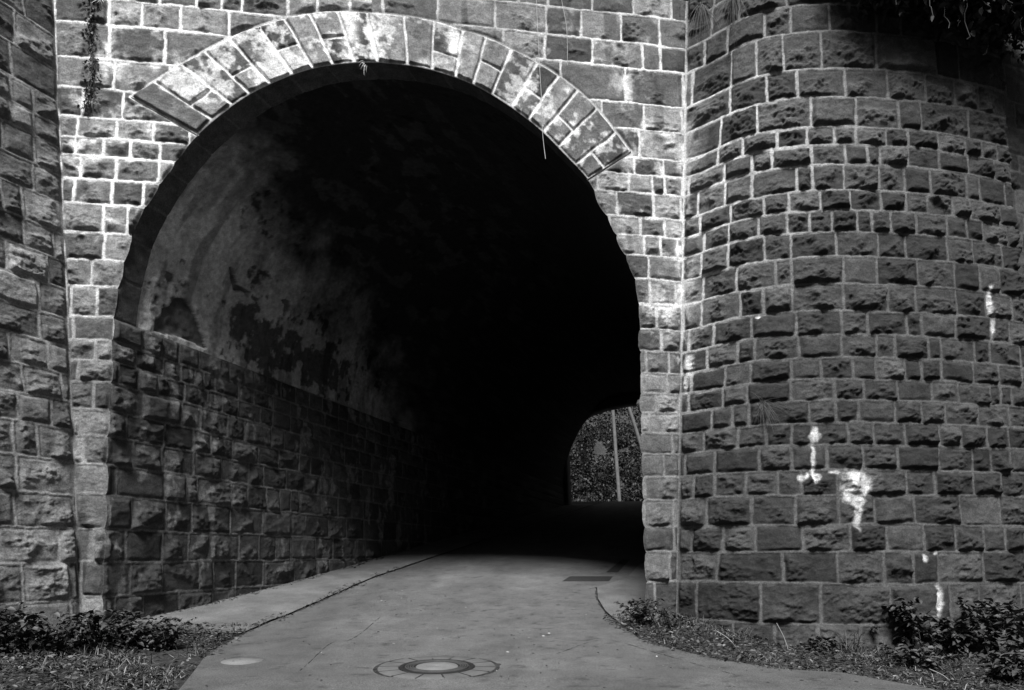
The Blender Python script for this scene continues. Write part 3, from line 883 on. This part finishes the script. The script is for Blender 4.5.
# ------------------------------------------------------------------ small road repairs
def flat_blob(name, px, py, rx, ry, tone, mat, lift, seed, label, cat, irr=0.12, kind='structure'):
    c = ground_pt(px, py)
    th = np.linspace(0, 2 * np.pi, 48, endpoint=False)
    rr = 1 + irr * (vnoise(np.cos(th) * 2 + 5, np.sin(th) * 2 + 5, seed) - 0.5) * 2
    x = c[0] + rx * rr * np.cos(th); y = c[1] + ry * rr * np.sin(th)
    top = np.stack([x, y, road_z(y) + 0.012 + lift], -1)
    low = np.stack([x * 1.0, y, road_z(y) - 0.02], -1)
    cc = np.array([[c[0], c[1], road_z(c[1]) + 0.012 + lift]])
    v = np.vstack([top, low, cc])
    i = np.arange(48); j = (i + 1) % 48
    q = np.stack([i, 48 + i, 48 + j, j], 1); t3 = np.stack([i, j, np.full(48, 96)], 1)
    o = mesh_obj(name, v + OFF, [q, t3], mat, None, np.full(97, tone), smooth=False)
    o['kind'] = kind
    return o
flat_blob('concrete_patch', 243, 662, 0.22, 0.20, 0.135, M_CONC, 0.006, 3, None, None, 0.06)
flat_blob('tar_patch', 491, 667, 0.085, 0.14, 0.035, M_ROAD, 0.004, 4, None, None, 0.45)
def quad_patch(name, pxs, tone, lift):
    c = np.array([ground_pt(*p) for p in pxs])
    c[:, 2] = road_z(c[:, 1]) + 0.012 + lift
    g = []
    for a_ in np.linspace(0, 1, 12):
        for b_ in np.linspace(0, 1, 12):
            p = (c[0] * (1 - a_) + c[1] * a_) * (1 - b_) + (c[3] * (1 - a_) + c[2] * a_) * b_
            p = p.copy(); p[2] = road_z(p[1]) + 0.012 + lift; g.append(p)
    o = mesh_obj(name, np.array(g) + OFF, grid_faces(12, 12), M_ROAD, None, np.full(144, tone))
    o['kind'] = 'structure'
quad_patch('trench_patch', [(562, 582), (609, 582), (613, 577), (570, 577)], 0.018, 0.004)
quad_patch('trench_patch', [(606, 573), (618, 573), (630, 560), (622, 560)], 0.018, 0.004)

# ------------------------------------------------------------------ leaves and plants
def leaves(acc, pos, dirs, size, width, tone, droop=0.25):
    """pos (N,3), dirs (N,3) pointing along the leaf; folded six-sided leaves"""
    n = len(pos)
    d = dirs / np.linalg.norm(dirs, axis=1, keepdims=True)
    r = rng.normal(0, 1, (n, 3)); sd = np.cross(d, r); sd /= np.linalg.norm(sd, axis=1, keepdims=True)
    # favour leaves that lie face up
    up = np.array([0, 0, 1.0]); s2 = np.cross(d, up) + 0.5 * sd; sd = s2 / np.linalg.norm(s2, axis=1, keepdims=True)
    nn = np.cross(sd, d)
    size = np.broadcast_to(size, (n,))[:, None]; w = size * width
    b = pos
    l1 = pos + d * size * 0.3 + sd * w * 0.5 + nn * w * 0.12; l2 = pos + d * size * 0.68 + sd * w * 0.36 + nn * w * 0.08 - up * size * droop * 0.3
    tp = pos + d * size - up * size * droop
    r1 = pos + d * size * 0.3 - sd * w * 0.5 + nn * w * 0.12; r2 = pos + d * size * 0.68 - sd * w * 0.36 + nn * w * 0.08 - up * size * droop * 0.3
    v = np.stack([b, l1, l2, tp, r2, r1], 1).reshape(-1, 3)
    i = np.arange(n)[:, None] * 6
    f = np.vstack([i + np.array([[0, 1, 2, 3]]), i + np.array([[0, 3, 4, 5]])])
    acc.add(v, f, np.repeat(np.broadcast_to(tone, (n,)), 6))

def stem_plant(name, base, stems, height, spread, nleaf, lsize, lw, tone, label, cat, group=None, lean=(0, 0), mat=M_LEAF, stone=0.05, tone_k=1.0):
    tone = tone * tone_k
    """a leafy plant: arching stems with leaves along them"""
    height = height * 1.35; root = empty(name, base)
    tag(root, label, cat, group)
    sa, la_ = Acc(), Acc()
    for k in range(stems):
        an = rng.uniform(0, 2 * np.pi); hh = height * rng.uniform(0.55, 1.08)
        sp = spread * rng.uniform(0.25, 1.0)
        t = np.linspace(0, 1, 9)
        x = base[0] + rng.normal(0, spread * 0.22) + (np.cos(an) * sp + lean[0] * hh) * t ** 1.6
        y = base[1] + rng.normal(0, spread * 0.22) + (np.sin(an) * sp + lean[1] * hh) * t ** 1.6
        z = base[2] - 0.03 + hh * (t - 0.28 * t ** 3)
        p = np.stack([x, y, z], -1)
        v, f = tube(p, 0.006 * (1.15 - t), 5)
        sa.add(v, f, stone * rng.uniform(0.8, 1.4))
        m = max(4, int(nleaf / stems))
        q = rng.uniform(0.12, 1.0, m)
        pp = np.stack([np.interp(q, t, p[:, c]) for c in range(3)], 1)
        dd = np.stack([np.cos(a2 := rng.uniform(0, 2 * np.pi, m)), np.sin(a2), rng.uniform(-0.35, 0.5, m)], 1)
        leaves(la_, pp, dd, lsize * rng.uniform(0.35, 1.25, m), lw, tone * rng.uniform(0.55, 1.5, m), 0.3)
    sa.build('stem', M_DRY, root, base)
    la_.build('foliage', mat, root, base)
    return root

def gp(px, py, lift=0.0):
    p = ground_pt(px, py)
    return (float(p[0]), float(p[1]), float(p[2]) + EYE + lift)

# bramble and nettles along the foot of the left walls
for i, (x_, y_, hh, sp, nl, lab) in enumerate([
        (12, 655, 0.62, 0.45, 620, 'dense dark bramble bush at the frame edge under the wing wall'),
        (52, 655, 0.50, 0.42, 560, 'low dark bramble bush under the corner of wing wall and arch'),
        (92, 652, 0.52, 0.40, 560, 'leafy dark bramble at the foot of the pale corner strip of the arch'),
        (126, 650, 0.46, 0.38, 480, 'bramble bush spreading in front of the tunnel entrance corner'),
        (158, 650, 0.42, 0.34, 420, 'outermost bramble bush, reaching out towards the road pavement')]):
    stem_plant('bramble_bush', gp(x_, y_), 26, hh, sp, nl, 0.085, 0.7, 0.035, lab, 'bush', 'bramble bushes along the left walls')
# clump at the right jamb
stem_plant('weed_clump', gp(640, 626), 26, 0.42, 0.34, 700, 0.07, 0.5, 0.03, 'dark low weed clump at the foot of the arch\'s slim pier beside the road', 'weeds', 'weeds at the buttress foot')
stem_plant('weed_clump', gp(668, 628), 16, 0.30, 0.28, 200, 0.06, 0.5, 0.04, 'small weed clump between the slim pier and the round buttress', 'weeds', 'weeds at the buttress foot')
for (x_, y_, hh, sp, lab) in [(702, 636, 0.30, 0.25, 'wiry weeds rooted where the buttress foot meets the slim pier\'s verge'), (742, 642, 0.24, 0.30, 'wiry low weeds under the tall plain block at the buttress foot'), (784, 646, 0.28, 0.28, 'wiry weeds beside the upright dry stalk at the buttress foot'), (852, 654, 0.34, 0.26, 'wiry weeds just left of the broad-leaved shrubs')]:
    stem_plant('weed_clump', gp(x_, y_), 24, hh, sp, 150, 0.045, 0.4, 0.035, lab, 'weeds', 'weeds at the buttress foot', stone=0.09)
# leafy shrubs under the round buttress
for (x_, y_, hh, sp, nl, ls, lab) in [
        (905, 650, 0.86, 0.40, 520, 0.125, 'tall broad-leaved shrub climbing the round buttress beside the white drip'),
        (868, 648, 0.62, 0.30, 260, 0.12, 'slender broad-leaved plant standing left of the tall shrub under the buttress'),
        (955, 655, 0.60, 0.45, 560, 0.11, 'dense low shrub below the small white drip on the buttress'),
        (990, 655, 0.86, 0.42, 620, 0.12, 'tall bushy shrub close to the frame edge under the buttress'),
        (1022, 662, 0.80, 0.45, 620, 0.12, 'tall dark shrub cut by the frame edge under the buttress'),
        (925, 668, 0.34, 0.45, 420, 0.10, 'low leafy mat of a plant in front of the tall shrub'),
        (1005, 682, 0.40, 0.50, 520, 0.10, 'low bushy shrub in the very corner of the verge'),
        (828, 652, 0.26, 0.32, 220, 0.08, 'small creeping plant at the foot of the buttress, nearest to the slim pier')]:
    stem_plant('broadleaf_shrub', gp(x_, y_), 14, hh, sp, nl, ls, 0.62, 0.035, lab, 'shrub', 'shrubs under the round buttress', tone_k=1.25)

# verge grass and straw litter
def in_left_verge(x, y):
    k = (x - c0[0]) * wn[0] + (y - c0[1]) * wn[1]
    fx = (np.stack([x, y], -1) - P0) @ NF
    return (x < xl_f(y) - 0.03) & (k > 0.12) & (fx > 0.1)
def in_right_verge(x, y):
    yt = np.interp(x, PL[:, 0], PL[:, 1])
    return (x > xr_f(y) + 0.03) & (y < yt - 0.05) & (x > 1.1)
def verge(name, xr_, yr2, test, n, hmin, hmax, tone, straw, label, seed):
    g = np.random.default_rng(seed)
    x = g.uniform(*xr_, n); y = g.uniform(*yr2, n)
    dens = fbm(x * 1.7, y * 1.7, seed, 3)
    m = test(x, y) & (g.random(n) < sstep(0.42, 0.62, dens))
    x, y = x[m], y[m]; n = len(x)
    z = ground_z(x, y)
    isd = g.random(n) < straw
    hgt = g.uniform(hmin, hmax, n) * np.where(isd, 1.1, 1.0)
    an = g.uniform(0, 2 * np.pi, n)
    tilt = np.where(isd, g.uniform(0.8, 1.5, n), g.uniform(0.3, 1.2, n))
    d = np.stack([np.cos(an) * np.sin(tilt), np.sin(an) * np.sin(tilt), np.cos(tilt)], -1)
    sd = np.stack([-np.sin(an), np.cos(an), np.zeros(n)], -1) * 0.004
    b = np.stack([x, y, z + 0.015], -1) + OFF
    mid = b + d * (hgt * 0.55)[:, None]
    dn = d.copy(); dn[:, 2] -= 0.5
    tip = mid + dn * (hgt * 0.45)[:, None]
    tip[:, 2] = np.maximum(tip[:, 2], (z + EYE + 0.012))
    v = np.stack([b - sd, b + sd, mid + sd * 0.8, mid - sd * 0.8, tip], 1).reshape(-1, 3)
    i = np.arange(n)[:, None] * 5
    q = i + np.array([[0, 1, 2, 3]]); t3 = i + np.array([[3, 2, 4]])
    tn = np.where(isd, 0.17, tone) * g.uniform(0.5, 1.5, n)
    o = mesh_obj(name, v, [q, t3], M_LEAF, None, np.repeat(tn, 5), smooth=False)
    tag(o, label, 'grass', None, 'stuff')
verge('verge_grass', (-8, -2), (5.0, 9.6), in_left_verge, 15000, 0.05, 0.22, 0.028, 0.34, 'short scruffy grass with straw below the brambles', 401)
verge('verge_grass', (1.0, 7.5), (5.0, 10.5), in_right_verge, 19000, 0.04, 0.20, 0.028, 0.38, 'thin grass and dry straw along the foot of the round buttress', 402)

# fallen leaves and bits of straw
def litter(test, xr_, yr2, n, label, seed):
    g = np.random.default_rng(seed)
    x = g.uniform(*xr_, n); y = g.uniform(*yr2, n)
    m = test(x, y) & (g.random(n) < sstep(0.2, 0.5, fbm(x * 1.3, y * 1.3, seed + 3, 3)))
    x, y = x[m], y[m]; n = len(x)
    acc = Acc()
    an = g.uniform(0, 2 * np.pi, n)
    leaves(acc, np.stack([x, y, ground_z(x, y) + EYE + 0.03 + 0.04 * g.random(n)], -1), np.stack([np.cos(an), np.sin(an), g.normal(0, 0.35, n)], -1), g.uniform(0.02, 0.08, n), g.uniform(0.12, 0.6, n)[:, None], g.choice([0.02, 0.04, 0.08, 0.17], n, p=[0.46, 0.32, 0.19, 0.03]), 0.1)
    o = acc.build('leaf_litter', M_LEAF)
    tag(o, label, 'litter', None, 'stuff')
litter(in_left_verge, (-8, -2), (5.5, 9.6), 20000, 'dead leaves lying in the scruffy grass below the brambles', 501)
litter(in_right_verge, (1.0, 7.5), (5.0, 10.5), 24000, 'dead leaves lying along the foot of the round buttress', 502)

litter(lambda x, y: np.abs(x - xl_f(y)) < 0.22 * fbm(x * 2, y * 2, 9, 3), (-7, 0), (7.5, 16), 22000, 'leaf crumbs and grit gathered along the edge between pavement and road', 503)
litter(lambda x, y: (np.abs(y - 9.0) < 0.35 * fbm(x * 2, y * 2, 12, 3)) & (x < xl_f(y)), (-6, -3), (8.5, 9.6), 3500, 'leaves heaped where the pavement meets the brambles', 507)
litter(lambda x, y: (np.abs(x - xr_f(y)) < 0.20 * fbm(x * 2, y * 2, 10, 3)) & (y < 12), (0.8, 4.5), (5, 10.3), 13000, 'leaf crumbs and grit gathered along the right edge of the road', 504)
litter(lambda x, y: (np.abs(x - tunx(y, SLj)) < 0.40 * fbm(x * 2, y * 2, 11, 3)) & (y > 9.6), (-6.5, -1.5), (9, 18), 50000, 'crumbs and leaves lying along the foot of the left tunnel wall', 505)
def road_litter(seed, n, label):
    g = np.random.default_rng(seed)
    x = g.uniform(-4.5, 4, n); y = g.uniform(5.5, 13, n)
    m = (x > xl_f(y) + 0.1) & (x < xr_f(y) - 0.1) & (g.random(n) < 0.15 + 0.85 * sstep(0.5, 0.7, fbm(x, y, seed, 3)))
    x, y = x[m], y[m]; n = len(x); an = g.uniform(0, 2 * np.pi, n)
    acc = Acc()
    leaves(acc, np.stack([x, y, road_z(y) + EYE + 0.018], -1), np.stack([np.cos(an), np.sin(an), g.normal(0, 0.1, n)], -1), g.uniform(0.008, 0.05, n), 0.4, g.choice([0.025, 0.05, 0.22, 0.4], n, p=[0.45, 0.25, 0.2, 0.1]), 0.02)
    o = acc.build('road_litter', M_DRY); tag(o, label, 'litter', None, 'stuff')
road_litter(506, 1500, 'small leaf bits and grit strewn over the asphalt')

# dry stalks leaning out of the right verge
for (x0_, y0_, x1_, y1_, lab) in [(790, 655, 778, 622, 'thin upright dry stalk before the round buttress'), (738, 648, 718, 630, 'short bent dry stalk between slim pier and buttress'), (955, 684, 932, 668, 'pale broken straw lying on the verge near the road')]:
    b = np.array(gp(x0_, y0_)); b[2] -= 0.02
    sc = FPX / b[1]
    tpt = b + np.array([(x1_ - x0_) / sc, 0.05, (y0_ - y1_) / sc])
    mid = (b + tpt) / 2 + np.array([0.015, 0, 0.02])
    v, f = tube(catmull(np.array([b, mid, tpt]), 10), 0.005, 5)
    o = mesh_obj('dry_stalk', v, f, M_DRY, None, np.full(len(v), 0.3), origin=tuple(b))
    tag(o, lab, 'stalk', 'dry stalks in the verge')

# ------------------------------------------------------------------ growth on the walls
def wallpt(px, py, off=0.03):
    s_, z_ = fac_from_px(px, py)
    p = fac(s_, z_) + np.array([NF[0], NF[1], 0]) * off
    return p + OFF
# climbing stem with small leaves left of the arch
base = wallpt(93, 112, 0.05)
root = empty('climbing_ivy', tuple(base))
tag(root, 'thin dark climbing stem of ivy hanging down the pale wall above the arch shoulder', 'ivy')
pth = catmull(np.array([wallpt(x, y, 0.07) for x, y in [(97, -25), (95, 10), (92, 40), (95, 65), (93, 90), (88, 112)]]), 60)
sa, la_ = Acc(), Acc()
for k in range(4):
    p = pth + rng.normal(0, 0.012, pth.shape) + np.array([rng.normal(0, 0.03), 0, 0])
    v, f = tube(p, 0.007, 5); sa.add(v, f, 0.04)
m = 300
q = rng.uniform(0, 1, m); pp = np.stack([np.interp(q, np.linspace(0, 1, 60), pth[:, c]) for c in range(3)], 1) + rng.normal(0, 0.06, (m, 3)) * np.array([1, 0.4, 1])
leaves(la_, pp, rng.normal(0, 1, (m, 3)) + np.array([0, -0.8, -0.3]), rng.uniform(0.025, 0.06, m), 0.7, 0.06 * rng.uniform(0.5, 1.8, m))
sa.build('stem', M_DRY, root, tuple(base)); la_.build('foliage', M_LEAF, root, tuple(base))

def tuft(name, base, n, length, dirn, tone, label, cat, spread=0.5, width=0.004):
    acc = Acc()
    for k in range(n):
        d = np.array(dirn) + rng.normal(0, spread, 3); d[1] = min(d[1], -0.1); d /= np.linalg.norm(d)
        L_ = length * rng.uniform(0.4, 1.1)
        t = np.linspace(0, 1, 8)[:, None]
        p = np.array(base) + rng.normal(0, 0.03, 3) * np.array([1, 0.2, 1]) + d * L_ * t + np.array([0, 0, -0.5 * L_]) * t ** 2
        v, f = tube(p, width * (1.1 - t[:, 0]), 4)
        acc.add(v, f, tone * rng.uniform(0.5, 1.4))
    o = acc.build(name, M_DRY, None, tuple(base), True)
    tag(o, label, cat)
    return o
def towerpt(px, py, off=0.04):
    d2 = (PX_T - px) ** 2 + (PY_T - py) ** 2
    i = np.unravel_index(np.argmin(d2), d2.shape)
    return Qt[i] + Nt[i] * off + OFF
PX_T, PY_T = pix(Qt)
tuft('grass_tuft', towerpt(762, 405), 90, 0.42, (0.15, -0.25, -0.3), 0.10, 'tuft of thin grass growing out of a joint of the round buttress', 'grass tuft', 0.30, 0.003)
tuft('dry_grass', towerpt(702, 6), 70, 0.75, (0.05, -0.3, -0.7), 0.11, 'long dry grass hanging in the corner above the round buttress', 'grass tuft', 0.28, 0.004)
tuft('dry_grass', towerpt(735, -6), 60, 0.7, (0.0, -0.3, -0.8), 0.10, 'dry grass strands hanging over the upper courses of the round buttress', 'grass tuft', 0.25, 0.004)
tuft('white_sprig', wallpt(103, 3, 0.06), 14, 0.14, (0.1, -0.4, 0.2), 0.7, 'little white sprig beside the climbing ivy stem', 'sprig', 0.6, 0.006)
tuft('white_sprig', wallpt(96, 103, 0.06), 10, 0.11, (0.4, -0.4, 0.1), 0.6, 'tiny pale sprig at the lower end of the ivy', 'sprig', 0.6, 0.005)
tuft('white_sprig', wallpt(364, 66, 0.05), 12, 0.16, (0.0, -0.4, -0.5), 0.5, 'small pale sprig hanging from the crown of the arch', 'sprig', 0.4, 0.005)
# thin pale stems hanging down over the ring
def strand(pxs, off, rad, tone, label, name='hanging_strand'):
    p = catmull(np.array([wallpt(x, y, off) for x, y in pxs]), 50)
    v, f = tube(p, rad, 5)
    o = mesh_obj(name, v, f, M_DRY, None, np.full(len(v), tone), origin=tuple(p[0]))
    tag(o, label, 'strand', 'pale strands hanging over the arch')
strand([(534, -12), (536, 30), (538, 70), (540, 105), (541, 136), (542, 148), (544, 164)], 0.14, 0.0045, 0.42, 'long pale strand hanging across the arch ring into the dark opening')
strand([(557, -12), (561, 8), (565, 30), (566, 48), (566, 70)], 0.10, 0.004, 0.4, 'shorter thin strand on the wall between the long strand and the buttress')

# growth overhanging the top of the buttress
def overhang(name, cpts, n, tone, size, label, r=(0.5, 0.5, 0.3)):
    base = np.array(cpts[0])
    root = empty(name, tuple(base)); tag(root, label, 'bush', 'growth hanging over the buttress top')
    la_, sa = Acc(), Acc()
    cp = np.array(cpts)
    k = rng.integers(0, len(cp), n)
    pp = cp[k] + rng.normal(0, 1, (n, 3)) * np.array(r)
    leaves(la_, pp, rng.normal(0, 1, (n, 3)) + np.array([0, -0.4, -0.6]), size * rng.uniform(0.6, 1.3, n), 0.6, tone * rng.uniform(0.5, 1.5, n))
    for j in range(26):
        c = cp[rng.integers(0, len(cp))] + rng.normal(0, 0.3, 3)
        t = np.linspace(0, 1, 10)[:, None]
        d = np.array([rng.normal(0, 0.25), -0.25, -rng.uniform(0.4, 1.0)])
        v, f = tube(c + d * t + rng.normal(0, 0.02, (10, 3)), 0.006, 4); sa.add(v, f, 0.035 * rng.uniform(0.4, 1.6))
    sa.build('twigs', M_DRY, root, tuple(base))['kind'] = 'stuff'; la_.build('foliage', M_LEAF, root, tuple(base))
overhang('overhanging_bush', [towerpt(880, 2, 0.45) + [0, 0, 0.2], towerpt(850, -15, 0.35) + [0, 0, 0.35], towerpt(915, 8, 0.55) + [0, 0, 0.2], towerpt(900, -30, 0.9) + [0, 0, 0.4]], 7000, 0.018, 0.11, 'black leafy growth spilling over the top of the round buttress at its bulge', (0.32, 0.25, 0.26))
overhang('overhanging_bush', [towerpt(950, 18, 0.5) + [0, 0, 0.1], towerpt(985, 22, 0.5) + [0, 0, 0.15], towerpt(1015, 25, 0.5), towerpt(965, -20, 0.9) + [0, 0, 0.3]], 9000, 0.018, 0.11, 'black leafy growth hanging over the joint of buttress and retaining wall', (0.42, 0.28, 0.28))

# ------------------------------------------------------------------ beyond the far end: ivy bank and two pale poles
g = np.random.default_rng(77)
n = 30000
x = g.uniform(1.5, 15, n); z0 = g.uniform(0, 1, n)
lump = fbm(x * 0.75, z0 * 7, 90, 3, 0.6)
y = 46.4 + 9 * z0 - 3.2 * (lump - 0.3) + g.normal(0, 0.12, n)
z = ground_z(x, y) + 16 * sstep(45.5, 62, 46.0 + 9 * z0) + 0.25 * g.random(n) + 1.2 * (lump - 0.4)
cl = fbm(x * 0.9, z0 * 8, 91, 4, 0.6)
la_ = Acc()
P = np.stack([x, y, z + EYE], -1)
leaves(la_, P, g.normal(0, 1, (n, 3)) + np.array([0, -0.8, -0.2]), g.uniform(0.10, 0.24, n), 0.75, 0.030 * sstep(0.36, 0.66, cl) * (0.3 + 1.2 * g.random(n)) + 0.008)
o = la_.build('ivy_undergrowth', M_LEAF)
tag(o, 'dark tangle of ivy on the bank seen through the far end of the tunnel', 'undergrowth', None, 'stuff')
for (a_, b_, yy, rad, tn, lab) in [((610.5, 380), (618.5, 487), 43.6, 0.115, 0.15, 'upright pale wooden pole standing before the ivy beyond the tunnel'), ((620, 380), (645, 458), 44.2, 0.12, 0.13, 'slanting pale wooden pole leaning away at the edge of the tunnel\'s far opening')]:
    pt = np.array([(a_[0] - CX) / FPX * yy, yy, (HY - a_[1]) / FPX * yy + EYE]); pb = np.array([(b_[0] - CX) / FPX * yy, yy, (HY - b_[1]) / FPX * yy + EYE])
    dn = (pb - pt); pb = pb + dn * 0.35; pt = pt - dn * 0.3
    t = np.linspace(0, 1, 14)[:, None]
    v, f = tube(pb * (1 - t) + pt * t + rng.normal(0, 0.006, (14, 3)), np.linspace(rad * 1.1, rad * 0.85, 14), 10)
    o = mesh_obj('wooden_pole', v, f, M_WOOD, None, np.full(len(v), tn), origin=tuple(pb))
    tag(o, lab, 'pole', 'pale poles beyond the tunnel')
